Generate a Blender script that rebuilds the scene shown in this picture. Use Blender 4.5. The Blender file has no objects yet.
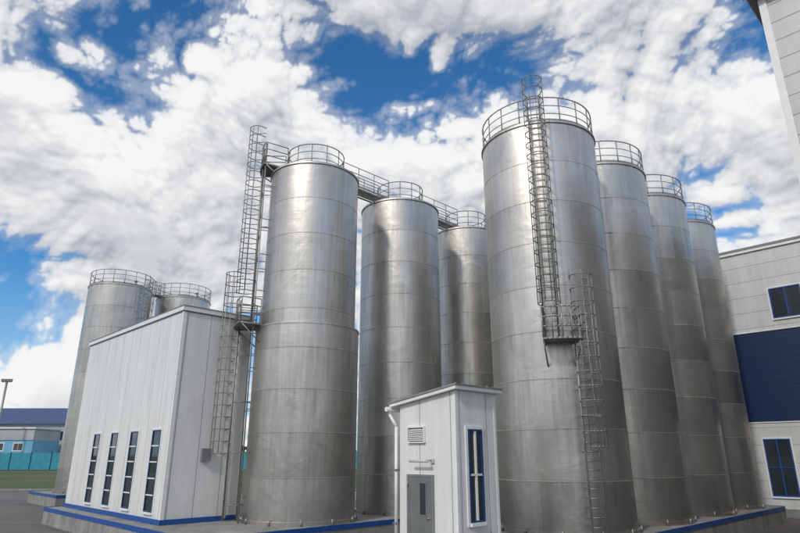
import bpy, math, random
import numpy as np
from mathutils import Vector, Matrix
random.seed(4)
sc = bpy.context.scene
sc.view_settings.view_transform = 'Standard'
sc.view_settings.look = 'None'
sc.view_settings.exposure = 0
PZ = 0.8                      # top of concrete plinths
ROT = math.radians(44.2)      # site grid (a = along silo rows, b = across)
CA, SA = math.cos(ROT), math.sin(ROT)
def W(a, b): return (a*CA - b*SA, a*SA + b*CA)

# ------------------------------------------------------------ node helpers
class NT:
    def __init__(s, tree): s.t = tree; s.n = tree.nodes; s.l = tree.links
    def new(s, ty, **kw):
        n = s.n.new(ty)
        for k, v in kw.items(): setattr(n, k, v)
        return n
    def put(s, sock, v):
        if isinstance(v, bpy.types.NodeSocket): s.l.new(v, sock)
        else: sock.default_value = v
    def m(s, op, a, b=None, c=None, clamp=False):
        n = s.new('ShaderNodeMath', operation=op); n.use_clamp = clamp
        s.put(n.inputs[0], a)
        if b is not None: s.put(n.inputs[1], b)
        if c is not None: s.put(n.inputs[2], c)
        return n.outputs[0]
    def vm(s, op, a, b=None):
        n = s.new('ShaderNodeVectorMath', operation=op)
        s.put(n.inputs[0], a)
        if b is not None: s.put(n.inputs[1], b)
        return n.outputs['Value'] if op in ('DOT_PRODUCT', 'LENGTH') else n.outputs[0]
    def comb(s, x, y, z):
        n = s.new('ShaderNodeCombineXYZ')
        for i, v in enumerate((x, y, z)): s.put(n.inputs[i], v)
        return n.outputs[0]
    def sep(s, v):
        n = s.new('ShaderNodeSeparateXYZ'); s.put(n.inputs[0], v); return n.outputs
    def noise(s, v, scale, detail=4, rough=.5, dist=0):
        n = s.new('ShaderNodeTexNoise')
        if v is not None: s.put(n.inputs['Vector'], v)
        n.inputs['Scale'].default_value = scale; n.inputs['Detail'].default_value = detail
        n.inputs['Roughness'].default_value = rough; n.inputs['Distortion'].default_value = dist
        return n.outputs[0]
    def rng(s, v, a, b, c=0., d=1., smooth=False):
        n = s.new('ShaderNodeMapRange')
        if smooth: n.interpolation_type = 'SMOOTHSTEP'
        s.put(n.inputs['Value'], v)
        for k, q in zip(('From Min', 'From Max', 'To Min', 'To Max'), (a, b, c, d)): s.put(n.inputs[k], q)
        return n.outputs[0]
    def mix(s, f, a, b, blend='MIX'):
        n = s.new('ShaderNodeMix', data_type='RGBA', blend_type=blend)
        s.put(n.inputs[0], f); s.put(n.inputs[6], a); s.put(n.inputs[7], b)
        return n.outputs[2]
    def bump(s, h, st, dist):
        n = s.new('ShaderNodeBump'); n.inputs['Strength'].default_value = st
        n.inputs['Distance'].default_value = dist; s.put(n.inputs['Height'], h); return n.outputs[0]

def mat(name):
    m = bpy.data.materials.new(name); m.use_nodes = True
    t = NT(m.node_tree); b = m.node_tree.nodes['Principled BSDF']
    co = t.new('ShaderNodeTexCoord').outputs['Object']
    return m, t, b, co
def C(r, g, b): return (r, g, b, 1)

def simple(name, col, rough=.5, metal=0., var=.15, scale=3., spec=.5):
    m, t, b, co = mat(name)
    n = t.noise(co, scale, 3, .6)
    k = t.rng(n, .3, .7, 1-var, 1+var)
    cc = t.vm('MULTIPLY', col[:3], t.comb(k, k, k))
    t.put(b.inputs['Base Color'], cc)
    b.inputs['Roughness'].default_value = rough
    b.inputs['Metallic'].default_value = metal
    b.inputs['Specular IOR Level'].default_value = spec
    return m

def steel_mat():
    m, t, b, co = mat('brushed_stainless_steel')
    x, y, z = t.sep(co)
    ang = t.m('ARCTAN2', y, x)
    rnd = t.new('ShaderNodeObjectInfo').outputs['Random']
    row = t.m('FLOOR', t.m('DIVIDE', z, 1.75))
    sh = t.m('FRACT', t.m('MULTIPLY', row, .437))
    pa = t.m('ADD', t.m('MULTIPLY', ang, 3/(2*math.pi)), t.m('ADD', sh, t.m('MULTIPLY', rnd, 3)))
    wn = t.new('ShaderNodeTexWhiteNoise', noise_dimensions='3D')
    t.put(wn.inputs['Vector'], t.comb(row, t.m('FLOOR', pa), t.m('MULTIPLY', rnd, 77)))
    plate = wn.outputs[0]
    cx, cy = t.m('COSINE', ang), t.m('SINE', ang)
    rz = t.m('MULTIPLY', rnd, 40)
    streak = t.noise(t.comb(t.m('MULTIPLY', cx, 9), t.m('MULTIPLY', cy, 9), t.m('ADD', t.m('MULTIPLY', z, .22), rz)), 1.6, 5, .65)
    brush = t.noise(t.comb(t.m('MULTIPLY', cx, 1.2), t.m('MULTIPLY', cy, 1.2), t.m('ADD', t.m('MULTIPLY', z, 26), rz)), 2.0, 1, .6)
    cloud = t.noise(t.vm('ADD', co, t.comb(rz, 0, 0)), .7, 3, .6, .6)
    zf = t.m('FRACT', t.m('DIVIDE', z, 1.75))
    sd = t.m('MINIMUM', zf, t.m('SUBTRACT', 1, zf))
    seam = t.rng(sd, .006, .018, 1, 0)
    pf = t.m('FRACT', pa); pd = t.m('MINIMUM', pf, t.m('SUBTRACT', 1, pf))
    vseam = t.rng(pd, .0018, .005, 1, 0)
    v = t.m('ADD', t.rng(plate, 0, 1, -.035, .035), t.rng(streak, .3, .72, .065, -.10))
    v = t.m('ADD', v, t.rng(cloud, .3, .7, -.05, .05))
    v = t.m('ADD', v, t.rng(brush, .3, .7, -.03, .03))
    v = t.m('SUBTRACT', v, t.m('MULTIPLY', seam, .07))
    v = t.m('SUBTRACT', v, t.m('MULTIPLY', vseam, .08))
    drip = t.m('MULTIPLY', t.rng(zf, .6, 1., 0, 1), t.rng(streak, .5, .7, 0, 1))
    v = t.m('SUBTRACT', v, t.m('MULTIPLY', drip, .07))
    g = t.rng(z, 0, 2.2, -.04, 0)
    v = t.m('ADD', t.m('ADD', v, g), .555)
    col = t.comb(v, t.m('MULTIPLY', v, .945), t.m('MULTIPLY', v, .875))
    t.put(b.inputs['Base Color'], col)
    b.inputs['Metallic'].default_value = 1.0
    r = t.m('ADD', t.rng(plate, 0, 1, -.04, .04), t.rng(streak, .3, .7, .34, .45))
    t.put(b.inputs['Roughness'], t.m('ADD', r, t.m('MULTIPLY', seam, .12)))
    b.inputs['Anisotropic'].default_value = .5
    tg = t.new('ShaderNodeTangent', direction_type='RADIAL', axis='Z')
    t.put(b.inputs['Tangent'], tg.outputs[0])
    t.put(b.inputs['Normal'], t.bump(cloud, .35, .06))
    return m

def panel_mat(name, col, pitch=1.1, horiz=False, rib=.11):
    m, t, b, co = mat(name)
    x, y, z = t.sep(co)
    c = z if horiz else t.m('ADD', x, y)
    cf = t.m('FRACT', t.m('DIVIDE', c, pitch))
    d = t.m('MULTIPLY', t.m('MINIMUM', cf, t.m('SUBTRACT', 1, cf)), pitch)
    joint = t.rng(d, .008, .022, 1, 0)
    rf = t.m('FRACT', t.m('DIVIDE', c, rib))
    ribh = t.rng(t.m('ABSOLUTE', t.m('SUBTRACT', rf, .5)), .3, .45, 0, 1)
    idx = t.m('FLOOR', t.m('DIVIDE', c, pitch))
    wn = t.new('ShaderNodeTexWhiteNoise', noise_dimensions='1D'); t.put(wn.inputs['W'], idx)
    dirt = t.noise(t.comb(t.m('MULTIPLY', x, 2.5), t.m('MULTIPLY', y, 2.5), t.m('MULTIPLY', z, .35)), 1, 4, .65)
    k = t.m('ADD', t.rng(dirt, .35, .75, 1.03, .84), t.rng(wn.outputs[0], 0, 1, -.025, .025))
    k = t.m('MULTIPLY', k, t.rng(z, 0, 1.0, .90, 1.0))
    k = t.m('MULTIPLY', k, t.rng(joint, 0, 1, 1, .5))
    t.put(b.inputs['Base Color'], t.vm('MULTIPLY', col[:3], t.comb(k, k, k)))
    b.inputs['Roughness'].default_value = .42
    h = t.m('SUBTRACT', t.m('MULTIPLY', ribh, .25), joint)
    t.put(b.inputs['Normal'], t.bump(h, .5, .012))
    return m

def asphalt_mat():
    m, t, b, co = mat('asphalt')
    n1 = t.noise(co, .12, 4, .6, .5); n2 = t.noise(co, 1.3, 4, .7); n3 = t.noise(co, 60, 1, .6)
    k = t.m('ADD', t.rng(n1, .35, .65, .085, .15), t.rng(n2, .3, .7, -.02, .025))
    vor = t.new('ShaderNodeTexVoronoi', feature='DISTANCE_TO_EDGE'); t.put(vor.inputs['Vector'], t.vm('ADD', co, t.comb(t.m('MULTIPLY', n2, 2), 0, 0)))
    vor.inputs['Scale'].default_value = .13
    crack = t.rng(vor.outputs['Distance'], 0, .008, 1, 0)
    k = t.m('ADD', k, t.rng(n3, .3, .7, -.012, .012))
    k = t.m('MULTIPLY', k, t.rng(crack, 0, 1, 1, .45))
    t.put(b.inputs['Base Color'], t.comb(t.m('MULTIPLY', k, 1.07), k, t.m('MULTIPLY', k, .93)))
    t.put(b.inputs['Roughness'], t.rng(n1, .3, .7, .65, .9))
    t.put(b.inputs['Normal'], t.bump(n3, .4, .01))
    return m

def grass_mat():
    m, t, b, co = mat('grass')
    n1 = t.noise(co, .06, 4, .6); n2 = t.noise(co, 1.5, 4, .75)
    f = t.m('ADD', t.m('MULTIPLY', n1, .6), t.m('MULTIPLY', n2, .4))
    r = t.rng(f, .38, .62, 0, 1)
    t.put(b.inputs['Base Color'], t.mix(r, C(.035, .075, .02), C(.12, .13, .05)))
    b.inputs['Roughness'].default_value = .95
    t.put(b.inputs['Normal'], t.bump(n2, .8, .15))
    return m

def concrete_mat():
    m, t, b, co = mat('concrete')
    x, y, z = t.sep(co)
    n = t.noise(co, .8, 5, .65); n2 = t.noise(co, 14, 2, .6)
    st = t.noise(t.comb(t.m('MULTIPLY', x, 2), t.m('MULTIPLY', y, 2), t.m('MULTIPLY', z, .3)), 1.5, 3)
    k = t.m('ADD', t.rng(n, .3, .7, .20, .34), t.rng(n2, .3, .7, -.02, .02))
    k = t.m('ADD', k, t.rng(st, .4, .7, .02, -.06))
    t.put(b.inputs['Base Color'], t.comb(k, t.m('MULTIPLY', k, .97), t.m('MULTIPLY', k, .92)))
    b.inputs['Roughness'].default_value = .85
    t.put(b.inputs['Normal'], t.bump(n2, .3, .01))
    return m

def glass_mat():
    m, t, b, co = mat('window_glass')
    n = t.noise(co, .8, 2)
    t.put(b.inputs['Base Color'], t.mix(n, C(.015, .02, .028), C(.05, .06, .07)))
    b.inputs['Roughness'].default_value = .04
    b.inputs['Specular IOR Level'].default_value = .9
    t.put(b.inputs['Normal'], t.bump(t.noise(co, .6, 1), .08, .05))
    return m

STEEL = steel_mat()
GALV = simple('galvanised_steel', (.31, .305, .29), .5, .6, .25, 5)
DARKG = simple('grating_steel', (.22, .22, .215), .6, .4, .3, 8)
PANEL = panel_mat('white_wall_panel', (.76, .755, .74))
PANELH = panel_mat('white_wall_panel_horizontal', (.62, .62, .61), 1.0, True, .25)
PANELN = panel_mat('grey_wall_panel', (.58, .58, .575), .62, True, .155)
PANELB = panel_mat('blue_wall_panel', (.004, .024, .085), 1.0, True, .25)
TRIM = simple('white_trim', (.78, .78, .76), .4, 0, .06)
GTRIM = simple('grey_trim', (.22, .225, .23), .5, .2, .15)
BLUE = simple('blue_paint', (.01, .075, .30), .4, 0, .15)
WBLUE = simple('window_frame_blue', (.012, .05, .16), .4, 0, .1)
DOORM = simple('grey_door_paint', (.16, .165, .165), .4, 0, .12)
GLASS = glass_mat()
ASPH = asphalt_mat(); GRASS = grass_mat(); CONC = concrete_mat()
CYAN = simple('teal_fence_paint', (.03, .27, .36), .5, 0, .2, 1)
SKYBL = simple('light_blue_cladding', (.16, .42, .62), .5, 0, .12, .3)
NAVY = simple('navy_roof', (.012, .045, .16), .5, 0, .2, .3)
FARW = simple('pale_cladding', (.42, .44, .46), .6, 0, .15, .2)
LEAF = simple('foliage', (.045, .07, .03), .9, 0, .5, 1.2)
LAMPW = simple('lamp_housing', (.55, .55, .52), .3, 0, .1)
PAINT = simple('road_paint', (.6, .6, .58), .7, 0, .25, 2)

# ------------------------------------------------------------ mesh builder
class MB:
    def __init__(s): s.v = []; s.f = []; s.mi = []; s.sm = []; s.mats = []
    def mid(s, m):
        if m not in s.mats: s.mats.append(m)
        return s.mats.index(m)
    def face(s, idx, m, sm=False): s.f.append(idx); s.mi.append(s.mid(m)); s.sm.append(sm)
    def box(s, x0, x1, y0, y1, z0, z1, m):
        o = len(s.v)
        s.v += [(x0,y0,z0),(x1,y0,z0),(x1,y1,z0),(x0,y1,z0),(x0,y0,z1),(x1,y0,z1),(x1,y1,z1),(x0,y1,z1)]
        for q in ((0,3,2,1),(4,5,6,7),(0,1,5,4),(1,2,6,5),(2,3,7,6),(3,0,4,7)): s.face([o+i for i in q], m)
    def hexa(s, pts, m):
        o = len(s.v); s.v += [tuple(p) for p in pts]
        for q in ((0,3,2,1),(4,5,6,7),(0,1,5,4),(1,2,6,5),(2,3,7,6),(3,0,4,7)): s.face([o+i for i in q], m)
    def tube(s, p, q, r, m, n=6):
        p, q = Vector(p), Vector(q); d = q-p
        if d.length < 1e-5: return
        d.normalize(); u = d.orthogonal().normalized(); w = d.cross(u); o = len(s.v)
        for c in (p, q):
            for i in range(n):
                a = 2*math.pi*i/n
                s.v.append(tuple(c + (u*math.cos(a)+w*math.sin(a))*r))
        for i in range(n):
            j = (i+1) % n; s.face([o+i, o+j, o+n+j, o+n+i], m, True)
        s.face([o+i for i in range(n)][::-1], m); s.face([o+n+i for i in range(n)], m)
    def poly(s, pts, r, m, closed=False, n=6):
        for i in range(len(pts)-1): s.tube(pts[i], pts[i+1], r, m, n)
        if closed: s.tube(pts[-1], pts[0], r, m, n)
    def strip(s, r0, z0, r1, z1, m, n=96, c=(0, 0)):
        o = len(s.v)
        for r, z in ((r0, z0), (r1, z1)):
            for i in range(n):
                a = 2*math.pi*i/n; s.v.append((c[0]+r*math.cos(a), c[1]+r*math.sin(a), z))
        for i in range(n):
            j = (i+1) % n; s.face([o+i, o+j, o+n+j, o+n+i], m, True)
    def obj(s, name, parent=None, loc=(0, 0, 0), rot=0.):
        me = bpy.data.meshes.new(name); me.from_pydata(s.v, [], s.f)
        for m in s.mats: me.materials.append(m)
        me.polygons.foreach_set('material_index', s.mi); me.polygons.foreach_set('use_smooth', s.sm)
        me.update()
        o = bpy.data.objects.new(name, me); sc.collection.objects.link(o)
        o.location = loc; o.rotation_euler = (0, 0, rot)
        if parent: o.parent = parent
        return o
def empty(name, loc=(0, 0, 0), rot=0.):
    e = bpy.data.objects.new(name, None); sc.collection.objects.link(e)
    e.location = loc; e.rotation_euler = (0, 0, rot); e.empty_display_size = .5
    return e

# ------------------------------------------------------------ silo parts
TOP = 15.82
def shell(r, H, rlow=None, zlow=None, dome=.45):
    b = MB()
    if rlow: 
        b.strip(rlow, 0, rlow, zlow, STEEL); b.strip(rlow, zlow, r, zlow+.06, STEEL)
        b.strip(rlow+.03, zlow-.08, rlow+.03, zlow, STEEL); b.strip(rlow+.03, zlow, r, zlow+.03, STEEL)
        b.strip(rlow, zlow-.08, rlow+.03, zlow-.08, STEEL)
        b.strip(r, zlow+.03, r, H, STEEL)
    else: b.strip(r, 0, r, H, STEEL)
    k = 1
    while k*1.75 < H-.4:                      # weld beads
        z = k*1.75; rr = rlow if (rlow and z < zlow) else r
        b.strip(rr, z-.02, rr+.008, z-.010, STEEL); b.strip(rr+.008, z-.010, rr+.008, z+.010, STEEL); b.strip(rr+.008, z+.010, rr, z+.02, STEEL)
        k += 1
    b.strip(r, H-.09, r+.05, H-.09, STEEL); b.strip(r+.05, H-.09, r+.05, H, STEEL); b.strip(r+.05, H, r-.02, H, STEEL)
    b.strip(r-.02, H, .5, H+dome, STEEL); b.strip(.5, H+dome, .5, H+dome+.18, STEEL); b.strip(.5, H+dome+.18, .001, H+dome+.2, STEEL)
    rb = rlow or r
    b.strip(rb, .14, rb+.07, .14, STEEL); b.strip(rb+.07, .14, rb+.07, 0, STEEL)
    for i in range(12):
        a = i*math.pi/6+.2; c, s_ = math.cos(a), math.sin(a)
        b.tube((c*(rb+.1), s_*(rb+.1), 0), (c*(rb+.1), s_*(rb+.1), .22), .035, GALV)
    b.tube((.9, .5, H+.1), (.9, .5, H+dome+.5), .12, STEEL, 12)
    b.tube((.9, .5, H+dome+.5), (.9, .5, H+dome+.55), .18, STEEL, 12)
    return b
def pol(th, r, z): return (r*math.cos(th), r*math.sin(th), z)
def ring_rail(r, z, h=1.15, posts=18, gap=None):
    b = MB(); n = 60
    for zz, rad in ((h, .028), (h*.66, .020), (h*.33, .020)):
        b.poly([pol(2*math.pi*i/n, r, z+zz) for i in range(n)], rad, GALV, True)
    b.strip(r, z+.02, r, z+.14, GALV, 60)
    for i in range(posts):
        t = 2*math.pi*i/posts; b.tube(pol(t, r, z-.1), pol(t, r, z+h), .026, GALV)
    return b
def ladder(b, th, rr, z0, z1, c0=None, c1=None, wall=None, hoop=.62):
    o = Vector((math.cos(th), math.sin(th), 0)); t = Vector((-math.sin(th), math.cos(th), 0))
    P = lambda out, tan, z: o*(rr+out)+t*tan+Vector((0, 0, z))
    for sg in (-1, 1): b.tube(P(0, .25*sg, z0), P(0, .25*sg, z1), .034, GALV)
    z = z0+.3
    while z < z1-.05: b.tube(P(0, -.25, z), P(0, .25, z), .019, GALV, 5); z += .3
    if wall is not None:
        z = z0+.6
        while z < min(z1, TOP-.2):
            for sg in (-1, 1): b.tube(P(0, .24*sg, z), P(wall-rr, .24*sg, z), .02, GALV, 5)
            z += 2.1
    if c0 is not None:
        n = 12; arc = []
        for i in range(n+1):
            a = -math.pi/2-.35 + (math.pi+.7)*i/n
            arc.append((.37+.40*math.cos(a), .40*math.sin(a)))
        arc = [(0, -.24)]+arc+[(0, .24)]
        z = c0
        while z <= c1+.01:
            b.poly([P(q[0], q[1], z) for q in arc], .022, GALV, n=5); z += hoop
        z -= hoop
        for a in (-1.5, -.9, -.3, .3, .9, 1.5):
            b.tube(P(.37+.40*math.cos(a), .40*math.sin(a), c0), P(.37+.40*math.cos(a), .40*math.sin(a), z), .017, GALV, 5)
def arc_deck(b, r0, r1, t0, t1, z, rail=True):
    n = 8
    for i in range(n):
        a0 = t0+(t1-t0)*i/n; a1 = t0+(t1-t0)*(i+1)/n
        q = [pol(a0, r0, z-.06), pol(a0, r1, z-.06), pol(a1, r1, z-.06), pol(a1, r0, z-.06),
             pol(a0, r0, z), pol(a0, r1, z), pol(a1, r1, z), pol(a1, r0, z)]
        b.hexa(q, DARKG)
    b.poly([pol(t0+(t1-t0)*i/n, r1+.02, z-.05) for i in range(n+1)], .045, GALV)
    for a in (t0, t1): b.tube(pol(a, r0, z-.06), pol(a, r1, z-.06), .045, GALV); b.tube(pol(a, r0, z-.9), pol(a, r1-.05, z-.08), .03, GALV)
    if rail:
        for h in (.4, .75, 1.1):
            b.poly([pol(t0, r0+.1, z+h)]+[pol(t0+(t1-t0)*i/n, r1, z+h) for i in range(n+1)]+[pol(t1, r0+.1, z+h)], .026, GALV)
        for i in range(0, n+1, 2): b.tube(pol(t0+(t1-t0)*i/n, r1, z), pol(t0+(t1-t0)*i/n, r1, z+1.1), .028, GALV)
        for a in (t0, t1): b.tube(pol(a, r0+.1, z), pol(a, r0+.1, z+1.1), .028, GALV)

R = math.radians
def make_silo(xy, r, rail_r, base=PZ, rlow=None, zlow=None, H=TOP, dome=.45):
    e = empty('storage_silo', (xy[0], xy[1], base))
    shell(r, H, rlow, zlow, dome).obj('shell', e)
    zr = H + (dome*(r-rail_r)/(r-.5) if rail_r < r-.2 else 0)
    ring_rail(rail_r, zr, posts=18 if rail_r > 2 else 12).obj('guard_rail', e)
    return e
RP = [(6.24, 23.67), (9.95, 27.2), (13.6, 30.7), (17.15, 34.3)]
rr = [make_silo(RP[0], 2.47, 2.42), make_silo(RP[1], 2.40, 2.37), make_silo(RP[2], 2.37, 2.34), make_silo(RP[3], 2.3, 2.27)]
b = MB(); ladder(b, R(-105), 2.70, 6.4, TOP+1.1, 7.9, TOP+1.95, 2.45, .5); b.obj('upper_caged_ladder', rr[0])
b = MB(); ladder(b, R(-83), 2.74, .05, 7.8, 2.9, 9.3, 2.45, .5)
o_ = -83
b.tube(pol(R(o_-5.1), 2.74, 7.5), pol(R(o_-5.1), 2.74, 9.3), .025, GALV); b.tube(pol(R(o_+5.1), 2.74, 7.5), pol(R(o_+5.1), 2.74, 9.3), .025, GALV)
b.obj('lower_caged_ladder', rr[0])
b = MB(); arc_deck(b, 2.49, 3.4, R(-110), R(-87), 6.6); b.obj('rest_platform', rr[0])
# left-hand row
L1 = make_silo((-4.3, 26.9), 2.17, 1.42, rlow=2.36, zlow=8.1)
L2 = make_silo((0.0, 31.0), 2.17, 1.3)
L3 = make_silo((4.25, 35.1), 2.17, 1.3)
b = MB(); ladder(b, R(-163), 2.62, 8.2, TOP+1.3, 9.8, TOP+2.8, 2.17, .5)
b.obj('upper_caged_ladder', L1)
b = MB()      # support frame standing off the shell, carrying the landings
for th in (-176, -148):
    b.tube(pol(R(th), 2.62, 0), pol(R(th), 2.62, TOP+1.4), .035, GALV, 6)
    z = 1.0
    while z < TOP:
        b.tube(pol(R(th), 2.62, z), pol(R(th), 2.2 if z > 8.1 else 2.36, z), .022, GALV, 5); z += 1.75
z = 9.2
while z < TOP+1.2:
    b.tube(pol(R(-176), 2.62, z), pol(R(-148), 2.62, z), .022, GALV, 5); z += 1.1
b.obj('support_frame', L1)
b = MB(); ladder(b, R(-168), 3.12, .05, 9.4, 2.7, 10.9, 2.36, .5); b.obj('lower_caged_ladder', L1)
b = MB(); arc_deck(b, 2.3, 3.3, R(-174), R(-143), 8.2)
b.obj('rest_platform', L1)
b = MB(); arc_deck(b, 1.45, 2.7, R(-178), R(-146), TOP+.32); b.obj('top_landing', L1)
F1 = make_silo((-23.5, 47.5), 2.45, 2.42)
F2 = make_silo((-19.6, 51.4), 2.3, 2.27)
b = MB(); ladder(b, R(-20), 2.7, .05, TOP+1.1, 2.7, TOP+1.1, 2.45); b.obj('caged_ladder', F1)

def deck(b, L, w):
    """open grating deck: bearing bars and cross bars"""
    y = -w
    while y <= w+.001: b.box(0, L, y-.004, y+.004, -.04, 0, DARKG); y += .07
    x = 0
    while x <= L: b.box(x, x+.012, -w+.005, w-.005, -.036, -.002, DARKG); x += .12
def catwalk(a0, a1, bb, z, w=.42):
    b = MB(); L = a1-a0
    deck(b, L, w-.04)
    for s in (-w, w):
        b.box(0, L, s-.025, s+.025, -.12, -.042, GALV); b.box(0, L, s-.008, s+.008, .01, .12, GALV)
        for h in (.4, .75, 1.12): b.tube((0, s, h), (L, s, h), .022, GALV)
        n = max(2, int(L/.9))
        for i in range(n+1): b.tube((L*i/n, s, 0), (L*i/n, s, 1.12), .024, GALV)
    x, y = W(a0, bb)
    return b.obj('catwalk', None, (x, y, z), ROT)
ZC = PZ+TOP+.36
catwalk(17.05, 20.35, 22.25, ZC); catwalk(22.95, 26.2, 22.2, ZC)
def catwalk2(p, q, z):
    v = Vector(q)-Vector(p); b = MB(); L = v.length; w = .42
    deck(b, L, w)
    for s in (-w, w):
        for h in (.4, .75, 1.12): b.tube((0, s, h), (L, s, h), .02, GALV)
        for i in range(4): b.tube((L*i/3, s, 0), (L*i/3, s, 1.12), .022, GALV)
    return b.obj('catwalk', None, (p[0], p[1], z), math.atan2(v.y, v.x))
catwalk2((-21.8, 49.1), (-21.0, 49.9), PZ+TOP+.1)
for s in range(3):
    p = RP
    v = (Vector(p[s+1])-Vector(p[s])).normalized()
    catwalk2(Vector(p[s])+v*2.3, Vector(p[s+1])-v*2.25, PZ+TOP+.08)

# ------------------------------------------------------------ plinths
def plinth(a0, a1, b0, b1, stripe=True):
    m = MB(); m.box(a0, a1, b0, b1, -.05, PZ, CONC)
    t = .02
    for (x0, x1, y0, y1) in ((a0-t, a0-.002, b0-t, b1+t), (a1+.002, a1+t, b0-t, b1+t), (a0, a1, b0-t, b0-.002), (a0, a1, b1+.002, b1+t)):
        m.box(x0, x1, y0, y1, PZ-.16, PZ+.03, BLUE)
    return m.obj('concrete_plinth', None, (0, 0, 0), ROT)
plinth(11.4, 38.4, 9.85, 15.6)
plinth(9.75, 31.0, 19.6, 37.0)
plinth(13.0, 26.5, 47.0, 54.0)

# ------------------------------------------------------------ windows
def window(b, face, fixed, c0, c1, z0, z1, cols=1, rows=1, sign=-1, fm=BLUE, fr=.07, out=TRIM, mull=None):
    mull = mull or fm
    def bx(u0, u1, v0, v1, d0, d1, m):
        d0, d1 = fixed+sign*d0, fixed+sign*d1; lo, hi = min(d0, d1), max(d0, d1)
        if face == 'a': b.box(lo, hi, u0, u1, v0, v1, m)
        else: b.box(u0, u1, lo, hi, v0, v1, m)
    bx(c0+fr, c1-fr, z0+fr, z1-fr, .003, .015, GLASS)
    o = .09
    for (u0, u1, v0, v1) in ((c0-o, c0, z0-o, z1+o), (c1, c1+o, z0-o, z1+o), (c0, c1, z1, z1+o)): bx(u0, u1, v0, v1, .001, .035, out)
    bx(c0, c1, z0-o, z0, .001, .09, out)
    for (u0, u1, v0, v1) in ((c0, c0+fr, z0, z1), (c1-fr, c1, z0, z1), (c0+fr, c1-fr, z0, z0+fr), (c0+fr, c1-fr, z1-fr, z1)): bx(u0, u1, v0, v1, .001, .055, fm)
    for i in range(1, cols):
        u = c0+(c1-c0)*i/cols; bx(u-.035, u+.035, z0+fr, z1-fr, .016, .05, mull)
    for i in range(1, rows):
        v = z0+(z1-z0)*i/rows
        us = [c0+(c1-c0)*k/cols for k in range(cols+1)]
        for k in range(cols):
            bx(us[k]+(fr if k == 0 else .036), us[k+1]-(fr if k == cols-1 else .036), v-.025, v+.025, .016, .048, mull)

# ------------------------------------------------------------ white block
e = empty('white_warehouse_building', (0, 0, PZ), ROT)
b = MB(); A0, A1, B0, B1, HB = 10.6, 13.9, 24.4, 36.6, 8.6
b.box(A0, A1, B0, B1, 0, HB, PANEL)
b.obj('walls', e)
b = MB()
b.box(A0-.03, A1+.03, B0-.03, B1+.03, HB, HB+.05, GTRIM)
b.box(A0-.08, A1+.08, B0-.08, B1+.08, HB+.052, HB+.24, TRIM)
b.box(A0-.1, A1+.1, B0-.1, B1+.1, HB+.242, HB+.28, GTRIM)
b.obj('parapet', e)
b = MB()
b.box(A0-.05, A0-.003, B0-.05, B1, .004, .2, BLUE); b.box(A0, A1, B0-.05, B0-.003, .004, .2, BLUE)
b.box(A0-.03, A0-.002, B0-.03, B0+.12, .2, HB-.01, TRIM); b.box(A0-.002, A0+.12, B0-.03, B0-.002, .2, HB-.01, TRIM)
b.obj('corner_trim', e)
b = MB()
for s in (1.25, 3.7, 6.15, 8.6): window(b, 'a', A0, B0+s-.42, B0+s+.42, .42, 3.65, 1, 5, -1, WBLUE, .05, TRIM, TRIM)
b.obj('windows', e)
b = MB()
b.tube((A1-.6, B0-.1, .1), (A1-.6, B0-.1, HB), .05, TRIM, 8)
b.box(A1-1.9, A1-1.5, B0-.18, B0-.003, 2.4, 2.9, GTRIM)
b.obj('drainpipe', e)

# ------------------------------------------------------------ little shed with door
e = empty('equipment_shed', (0, 0, PZ), ROT)
SA0, SA1, SB0, SB1 = 12.3, 14.05, 10.52, 12.65
hz = lambda bb: 4.30-(bb-SB0)*.14
b = MB()
b.hexa([(SA0, SB0, 0), (SA1, SB0, 0), (SA1, SB1, 0), (SA0, SB1, 0), (SA0, SB0, hz(SB0)), (SA1, SB0, hz(SB0)), (SA1, SB1, hz(SB1)), (SA0, SB1, hz(SB1))], panel_mat('shed_panel', (.76, .755, .74), 1.15, False, .12))
b.obj('walls', e)
b = MB(); ov = .16; q = lambda bb, dz: hz(bb)+dz
def slab(m, d0, d1, o, mm):
    y0, y1 = SB0-o, SB1+o*1.8
    m.hexa([(SA0-o, y0, q(y0, d0)), (SA1+o, y0, q(y0, d0)), (SA1+o, y1, q(y1, d0)), (SA0-o, y1, q(y1, d0)),
            (SA0-o, y0, q(y0, d1)), (SA1+o, y0, q(y0, d1)), (SA1+o, y1, q(y1, d1)), (SA0-o, y1, q(y1, d1))], mm)
slab(b, .01, .10, ov, TRIM); slab(b, .103, .14, ov+.03, GALV)
for i in range(8):
    a = SA0-.12+i*.27; y0, y1 = SB0-ov, SB1+ov*1.8
    b.hexa([(a, y0, q(y0, .142)), (a+.06, y0, q(y0, .142)), (a+.06, y1, q(y1, .142)), (a, y1, q(y1, .142)), (a+.015, y0, q(y0, .175)), (a+.045, y0, q(y0, .175)), (a+.045, y1, q(y1, .175)), (a+.015, y1, q(y1, .175))], GALV)
b.obj('sloping_roof', e)
b = MB()
gy = SB1+.38; gz = hz(SB1)-.08
b.tube((SA0-.2, gy, gz), (SA1+.2, gy, gz), .07, TRIM, 10)
b.poly([(SA0-.05, gy, gz), (SA0-.05, gy, gz-.15), (SA0-.05, SB1+.1, gz-.5), (SA0-.05, SB1+.1, .35), (SA0-.25, SB1+.1, .15)], .05, TRIM, n=10)
for z in (.8, 2.2): b.box(SA0-.12, SA0+.02, SB1+.03, SB1+.17, z, z+.05, GTRIM)
b.obj('downpipe', e)
b = MB()
d0, d1 = 11.33, 12.33
x = SA0
b.box(x-.05, x-.002, d0, d0+.06, 0, 2.12, GTRIM); b.box(x-.05, x-.002, d1-.06, d1, 0, 2.12, GTRIM); b.box(x-.05, x-.002, d0+.06, d1-.06, 2.06, 2.12, GTRIM)
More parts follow.
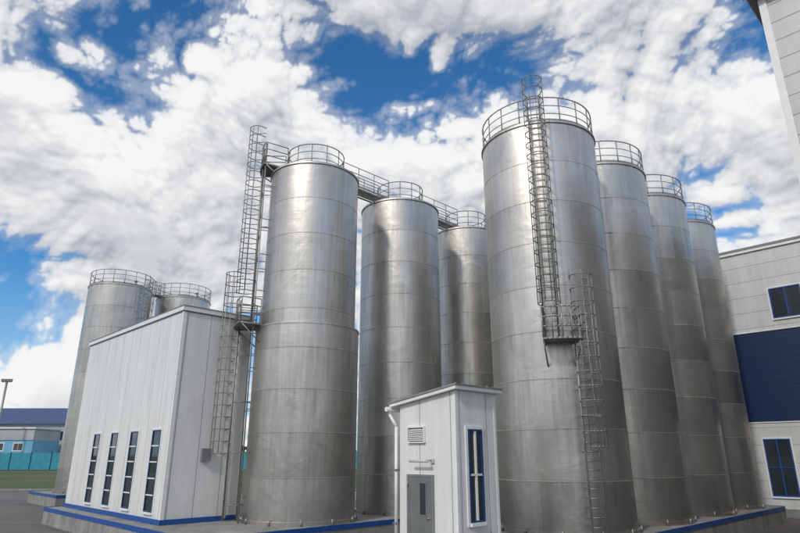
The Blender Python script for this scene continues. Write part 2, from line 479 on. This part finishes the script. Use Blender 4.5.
b.box(x-.035, x-.002, d0+.06, d1-.06, .01, 2.06, DOORM)
b.box(x-.045, x-.036, d0+.28, d0+.5, 1.1, 1.9, GLASS)
b.box(x-.05, x-.036, d0+.255, d0+.28, 1.075, 1.925, GTRIM); b.box(x-.05, x-.036, d0+.5, d0+.525, 1.075, 1.925, GTRIM)
b.box(x-.05, x-.036, d0+.28, d0+.5, 1.9, 1.925, GTRIM); b.box(x-.05, x-.036, d0+.28, d0+.5, 1.075, 1.1, GTRIM)
b.box(x-.045, x-.036, d0+.1, d0+.14, .9, 1.15, GALV); b.tube((x-.09, d0+.12, 1.03), (x-.09, d0+.24, 1.03), .014, GALV); b.tube((x-.03, d0+.12, 1.03), (x-.09, d0+.12, 1.03), .012, GALV)
for z in (.25, 1.8): b.tube((x-.05, d1-.05, z), (x-.05, d1-.05, z+.14), .018, GALV)
b.obj('door', e)
b = MB()
v0, v1, z0, z1 = 11.65, 12.25, 2.98, 3.36
b.box(x-.02, x-.002, v0, v1, z0, z1, GTRIM)
for i in range(6):
    z = z0+.04+i*.055
    b.hexa([(x-.075, v0+.03, z-.01), (x-.021, v0+.03, z+.02), (x-.021, v1-.03, z+.02), (x-.075, v1-.03, z-.01), (x-.075, v0+.03, z+.002), (x-.021, v0+.03, z+.032), (x-.021, v1-.03, z+.032), (x-.075, v1-.03, z+.002)], TRIM)
for (p, q_) in ((v0-.03, v0), (v1, v1+.03)): b.box(x-.085, x-.002, p, q_, z0-.03, z1+.03, TRIM)
b.box(x-.085, x-.002, v0, v1, z1, z1+.03, TRIM); b.box(x-.085, x-.002, v0, v1, z0-.03, z0, TRIM)
b.obj('vent_louvre', e)
b = MB()
b.box(x-.06, x-.002, 11.3, 11.42, 2.42, 2.54, LAMPW); b.tube((x-.05, 11.36, 2.48), (x-.28, 11.36, 2.5), .015, GALV)
b.tube((x-.26, 11.30, 2.47), (x-.26, 12.0, 2.47), .035, LAMPW, 10)
b.obj('wall_lamp', e)
b = MB(); window(b, 'b', SB0, SA0+.45, SA0+1.05, .95, 3.3, 2, 2, -1, WBLUE, .05, TRIM, TRIM); b.obj('side_window', e)
b = MB(); t = .012
b.box(SA0-t, SA0-.002, SB0-t, SB0+.09, 0, hz(SB0)-.03, TRIM); b.box(SA0-.002, SA0+.09, SB0-t, SB0-.002, 0, hz(SB0)-.03, TRIM)
b.box(SA1-.09, SA1, SB0-t, SB0-.002, 0, hz(SB0)-.03, TRIM)
b.obj('corner_trim', e)

# ------------------------------------------------------------ big factory hall behind (right)
e = empty('factory_hall', (0, 0, 0), ROT)
b = MB(); FA, FB0, FB1, FH = 41.0, -14.0, 21.0, 15.9
b.box(FA, FA+30, FB0, FB1, -.1, 5.3, PANELH); b.box(FA, FA+30, FB0, FB1, 5.3, 10.75, PANELB); b.box(FA, FA+30, FB0, FB1, 10.75, FH, PANELH)
b.obj('walls', e)
b = MB(); b.box(FA-.12, FA+30.1, FB0, FB1+.1, FH+.002, FH+.28, TRIM); b.box(FA-.16, FA-.12, FB0, FB1+.1, FH+.18, FH+.32, GTRIM)
b.box(FA-.05, FA-.003, FB0, FB1, 10.72, 10.78, TRIM); b.box(FA-.05, FA-.003, FB0, FB1, 5.27, 5.33, TRIM); b.box(FA-.05, FA-.003, FB0, FB1, .02, .5, GTRIM)
b.obj('parapet', e)
b = MB()
for c in (9.6, 6.1, 2.6): window(b, 'a', FA, c, c+1.4, 1.15, 4.35, 2, 2, -1, BLUE, .07)
for c in (7.5, 3.5): window(b, 'a', FA, c, c+1.7, 11.4, 13.3, 2, 1, -1, BLUE, .07)
window(b, 'a', FA, 12.2, 13.2, 1.15, 4.35, 1, 2, -1, BLUE, .07)
b.obj('windows', e)
e = empty('factory_wing', (0, 0, 0), ROT)
b = MB(); WA, WB, WH = 17.7, 2.7, 16.45
b.box(WA, FA-.01, -18, WB, -.1, WH, PANELN); b.obj('walls', e)
b = MB(); b.box(WA-.04, WA-.002, WB-.16, WB+.04, 0, WH-.01, TRIM); b.box(WA-.002, WA+.16, WB+.002, WB+.04, 0, WH-.01, TRIM)
b.obj('corner_trim', e)
b = MB(); b.box(WA-.25, FA-.02, -18, WB+.25, WH+.002, WH+.1, GTRIM); b.box(WA-.3, FA-.02, -18, WB+.3, WH+.102, WH+.4, TRIM)
b.tube((WA-.32, -18, WH+.1), (WA-.32, WB+.35, WH+.1), .09, GTRIM, 8)
b.obj('eaves', e)

# ------------------------------------------------------------ ground
def sheet(name, pts, z, m):
    b = MB(); b.v = [(p[0], p[1], z) for p in pts]; b.face(list(range(len(pts))), m); return b.obj(name)
sheet('ground', [(-3000, -3000), (3000, -3000), (3000, 3000), (-3000, 3000)], 0, GRASS)
sheet('asphalt_yard', [(-150, -80), (150, -80), (150, 64), (-150, 64)], .004, ASPH)
b = MB(); b.box(-150, 150, 64, 64.25, -.02, .14, CONC); b.obj('kerb')
sheet('road_marking', [(-95, 50), (-32, 50), (-32, 50.15), (-95, 50.15)], .008, PAINT)
b = MB()
for i in range(60):
    x0 = -230+i*5
    b.box(x0+.05, x0+4.95, 150, 150.08, .1, 4.0, CYAN); b.box(x0-.12, x0+.04, 149.9, 150.18, 0, 4.15, NAVY)
b.obj('boundary_fence')
e = empty('distant_warehouse', (-100, 175, 0))
b = MB(); b.box(-40, 24, 0, 40, 0, 12, FARW); b.obj('walls', e)
b = MB()
b.v += [(-41, -1, 12.01), (25, -1, 12.01), (25, 41, 12.01), (-41, 41, 12.01), (-41, 20, 18), (25, 20, 18)]
for f in ((0, 1, 5, 4), (2, 3, 4, 5), (1, 2, 5), (3, 0, 4), (0, 3, 2, 1)): b.face([i for i in f], NAVY)
b.obj('pitched_roof', e)
b = MB()
for i in range(10): window(b, 'b', 0, -36+i*6, -33+i*6, 7.5, 10, 3, 1, -1, NAVY, .2)
b.obj('windows', e)
e = empty('light_blue_building', (-112, 158, 0))
b = MB(); b.box(0, 17, 0, 12, 0, 7.2, SKYBL); b.box(0, 17, -.2, 12, 7.2, 10.0, FARW); b.box(-.4, 17.4, -.6, 12.4, 10.01, 10.4, TRIM); b.obj('walls', e)
b = MB()
for i in range(3): window(b, 'b', 0, 2+i*5, 4.6+i*5, 4.5, 6.5, 2, 1, -1, TRIM, .15)
b.obj('windows', e)
e = empty('floodlight_mast', (-101, 152, 0))
b = MB(); b.tube((0, 0, 0), (0, 0, 21.5), .28, GALV, 10); b.box(-1.3, 1.3, -.1, .1, 21.3, 21.5, GALV)
for i in (-1.1, -.4, .4, 1.1): b.box(i-.28, i+.28, -.35, .1, 21.5, 22.1, GTRIM)
b.obj('mast', e)
b = MB()
for i in range(2600):
    x0 = random.uniform(-400, 300); 
    k = math.sin(x0*.13)+math.sin(x0*.31+1)+math.sin(x0*.071)
    h = 5+1.1*k; z = random.uniform(.3, 1)**.8*h; y0 = 235+random.uniform(-4, 4)
    s = random.uniform(.8, 1.9)
    c = Vector((x0, y0, z)); o = len(b.v)
    pts = [c+Vector((random.uniform(-s, s), random.uniform(-s, s), random.uniform(-s, s))) for _ in range(5)]
    b.v += [tuple(p) for p in pts]
    for f in ((0, 1, 2), (0, 2, 3), (1, 3, 4), (0, 4, 2)): b.face([o+q for q in f], LEAF)
b.obj('distant_tree_belt')

# ------------------------------------------------------------ cloud field, computed once over the whole upper hemisphere
import time; T0 = time.time()
NX, NY = 3072, 1024
KT = .5
uu = (np.arange(NX)+.5)/NX
az_tab = np.linspace(-math.pi, math.pi, 4001); u_tab = .5+.5*np.tanh(KT*az_tab)/math.tanh(KT*math.pi)
AZ = np.interp(uu, u_tab, az_tab).astype(np.float32)[None, :]
EL = (((np.arange(NY)+.5)/NY)*math.pi/2).astype(np.float32)[:, None]
DX = np.sin(AZ)*np.cos(EL); DY = np.cos(AZ)*np.cos(EL); DZ = np.sin(EL)+0*AZ
rs = np.random.RandomState(23)
LAT = rs.uniform(-1, 1, (64, 64, 64)).astype(np.float32)
def vnoise(x, y, z):
    xi = np.floor(x).astype(np.int32); yi = np.floor(y).astype(np.int32); zi = np.floor(z).astype(np.int32)
    fx, fy, fz = x-xi, y-yi, z-zi
    fx = fx*fx*(3-2*fx); fy = fy*fy*(3-2*fy); fz = fz*fz*(3-2*fz)
    x0, x1 = xi & 63, (xi+1) & 63; y0, y1 = yi & 63, (yi+1) & 63; z0, z1 = zi & 63, (zi+1) & 63
    a = LAT[x0, y0, z0]*(1-fx)+LAT[x1, y0, z0]*fx; b_ = LAT[x0, y1, z0]*(1-fx)+LAT[x1, y1, z0]*fx
    c = LAT[x0, y0, z1]*(1-fx)+LAT[x1, y0, z1]*fx; d_ = LAT[x0, y1, z1]*(1-fx)+LAT[x1, y1, z1]*fx
    return (a*(1-fy)+b_*fy)*(1-fz)+(c*(1-fy)+d_*fy)*fz
zs = DZ*1.3
w1 = vnoise(DX*6+3, DY*6, zs*6+9); w2 = vnoise(DX*6+13, DY*6+5, zs*6+1)
PX, PY, PZn = DX+.05*w1, DY+.03*w2, zs+.04*w2
Dn = np.zeros_like(PX); Db = np.zeros_like(PX); amp = 1.; f = 3.9
for k in range(7):
    n = vnoise(PX*f+17*k, PY*f+5*k, PZn*f+3*k)
    if k < 2: Dn += amp*n
    else: Db += amp*(np.abs(n)*1.9-.62)
    amp *= .57; f *= 2.03
D = Dn*1.05+Db*1.7
D = (D-D.mean())/D.std()
bl = [(-22, 39, 8, -2.0), (-31, 31, 4.5, -1.4), (-14.5, 33.5, 7, 1.3), (-29.5, 22.4, 11, 1.2), (-39, 35, 6, -1.2), (-34.5, 14.5, 6, -2.4),
      (-31, 6.5, 7, .8), (3.0, 36.5, 5.5, -2.3), (0, 44, 6, 1.2), (-5.5, 37.5, 4.5, -1.6), (22, 33, 11, 1.3), (29, 24, 4.5, -2.0), (36, 27, 4, .8), (31.5, 18, 4, -.8),
      (6, 27.5, 8, 1.3), (-21.8, 18.3, 7, 1.1), (-36, 27, 5, .9), (11, 41, 6, 1.0), (14, 35.5, 3.5, -1.1), (-33, 38, 4, .8), (-36, 10.5, 4, -.8)]
for a_, e_, r_, am in bl:
    a_, e_ = R(a_), R(e_)
    dt = DX*math.sin(a_)*math.cos(e_)+DY*math.cos(a_)*math.cos(e_)+DZ*math.sin(e_)
    ang2 = 2*(1-dt)/(R(r_)**2)
    D += am*np.exp(-ang2*.75)
D += .42+.5*np.clip((.3-DY)/.8, 0, 1)  # overall coverage, plus unseen cloud added behind the camera to brighten steel reflections
def sst(x, a, b): q = np.clip((x-a)/(b-a), 0, 1); return q*q*(3-2*q)
mask = .88*sst(D, -.15, .50)+.12*sst(D, .3, 1.2)
mask = np.maximum(mask, .32*sst(D, -1.1, .1)**1.4)
dn = np.clip(D, -.1, 2.6)
acc = np.zeros_like(D); tot = 0
for s_, wgt in ((5, .9), (12, 1.), (24, 1.1), (44, 1.), (70, .7)):
    sh = np.roll(dn, -s_, 0); sh[-s_:] = dn[-s_:]
    sh = np.roll(sh, int(s_*.5), 1)
    acc += wgt*(dn-sh); tot += wgt
acc /= tot
lum = .72+.55*acc-.22*(dn-.9)
lum = np.clip(lum, 0, 1)
pix = np.zeros((NY, NX, 4), np.float32); pix[..., 0] = mask; pix[..., 1] = lum; pix[..., 3] = 1
img = bpy.data.images.new('cloud_field', NX, NY, alpha=False, float_buffer=False); img.colorspace_settings.name = 'Non-Color'
img.pixels.foreach_set(pix.ravel()); img.update(); img.pack()
print('clouds', time.time()-T0)

sund = Vector((-.42, -.68, .60)).normalized()
w = bpy.data.worlds.new('World'); sc.world = w; w.use_nodes = True
t = NT(w.node_tree); bg = w.node_tree.nodes['Background']
sky = t.new('ShaderNodeTexSky', sky_type='NISHITA'); sky.sun_disc = False
sky.sun_elevation = math.asin(sund.z); sky.sun_rotation = math.atan2(sund.x, sund.y) % (2*math.pi)
sky.air_density = 1.0; sky.dust_density = .3; sky.ozone_density = 2.5
d = t.vm('NORMALIZE', t.new('ShaderNodeTexCoord').outputs['Generated'])
x, y, z = t.sep(d)
az = t.m('ARCTAN2', x, y)
u = t.m('ADD', .5, t.m('MULTIPLY', t.m('TANH', t.m('MULTIPLY', az, KT)), .5/math.tanh(KT*math.pi)))
v = t.m('DIVIDE', t.m('ARCSINE', t.m('MAXIMUM', z, 0.001)), math.pi/2)
tx = t.new('ShaderNodeTexImage', extension='EXTEND'); tx.image = img; tx.interpolation = 'Cubic'
t.put(tx.inputs['Vector'], t.comb(u, v, 0))
sep = t.new('ShaderNodeSeparateColor'); t.put(sep.inputs[0], tx.outputs['Color'])
ccol = t.mix(sep.outputs[1], C(4.2, 4.5, 5.1), C(9.2, 9.2, 9.2))
skyc = t.vm('MULTIPLY', sky.outputs[0], (.40, 1.0, 1.38))
haze = t.rng(z, .0, .30, .65, 0, True)
skyc = t.mix(haze, skyc, C(5.0, 6.2, 7.6))
col = t.mix(sep.outputs[0], skyc, ccol)
t.put(bg.inputs['Color'], col); bg.inputs['Strength'].default_value = .1
w.cycles.sampling_method = 'MANUAL'; w.cycles.sample_map_resolution = 512

sl = bpy.data.lights.new('sun', 'SUN'); sl.energy = 1.8; sl.angle = R(5); sl.color = (1, .94, .86)
so = bpy.data.objects.new('sun', sl); sc.collection.objects.link(so); so.rotation_euler = sund.to_track_quat('Z', 'Y').to_euler()

cam = bpy.data.cameras.new('camera'); co = bpy.data.objects.new('camera', cam); sc.collection.objects.link(co)
co.location = (0, 0, 3.42); co.rotation_euler = (R(90+17.9), 0, 0); cam.lens = 26.3; cam.sensor_width = 36; cam.clip_end = 8000
sc.camera = co
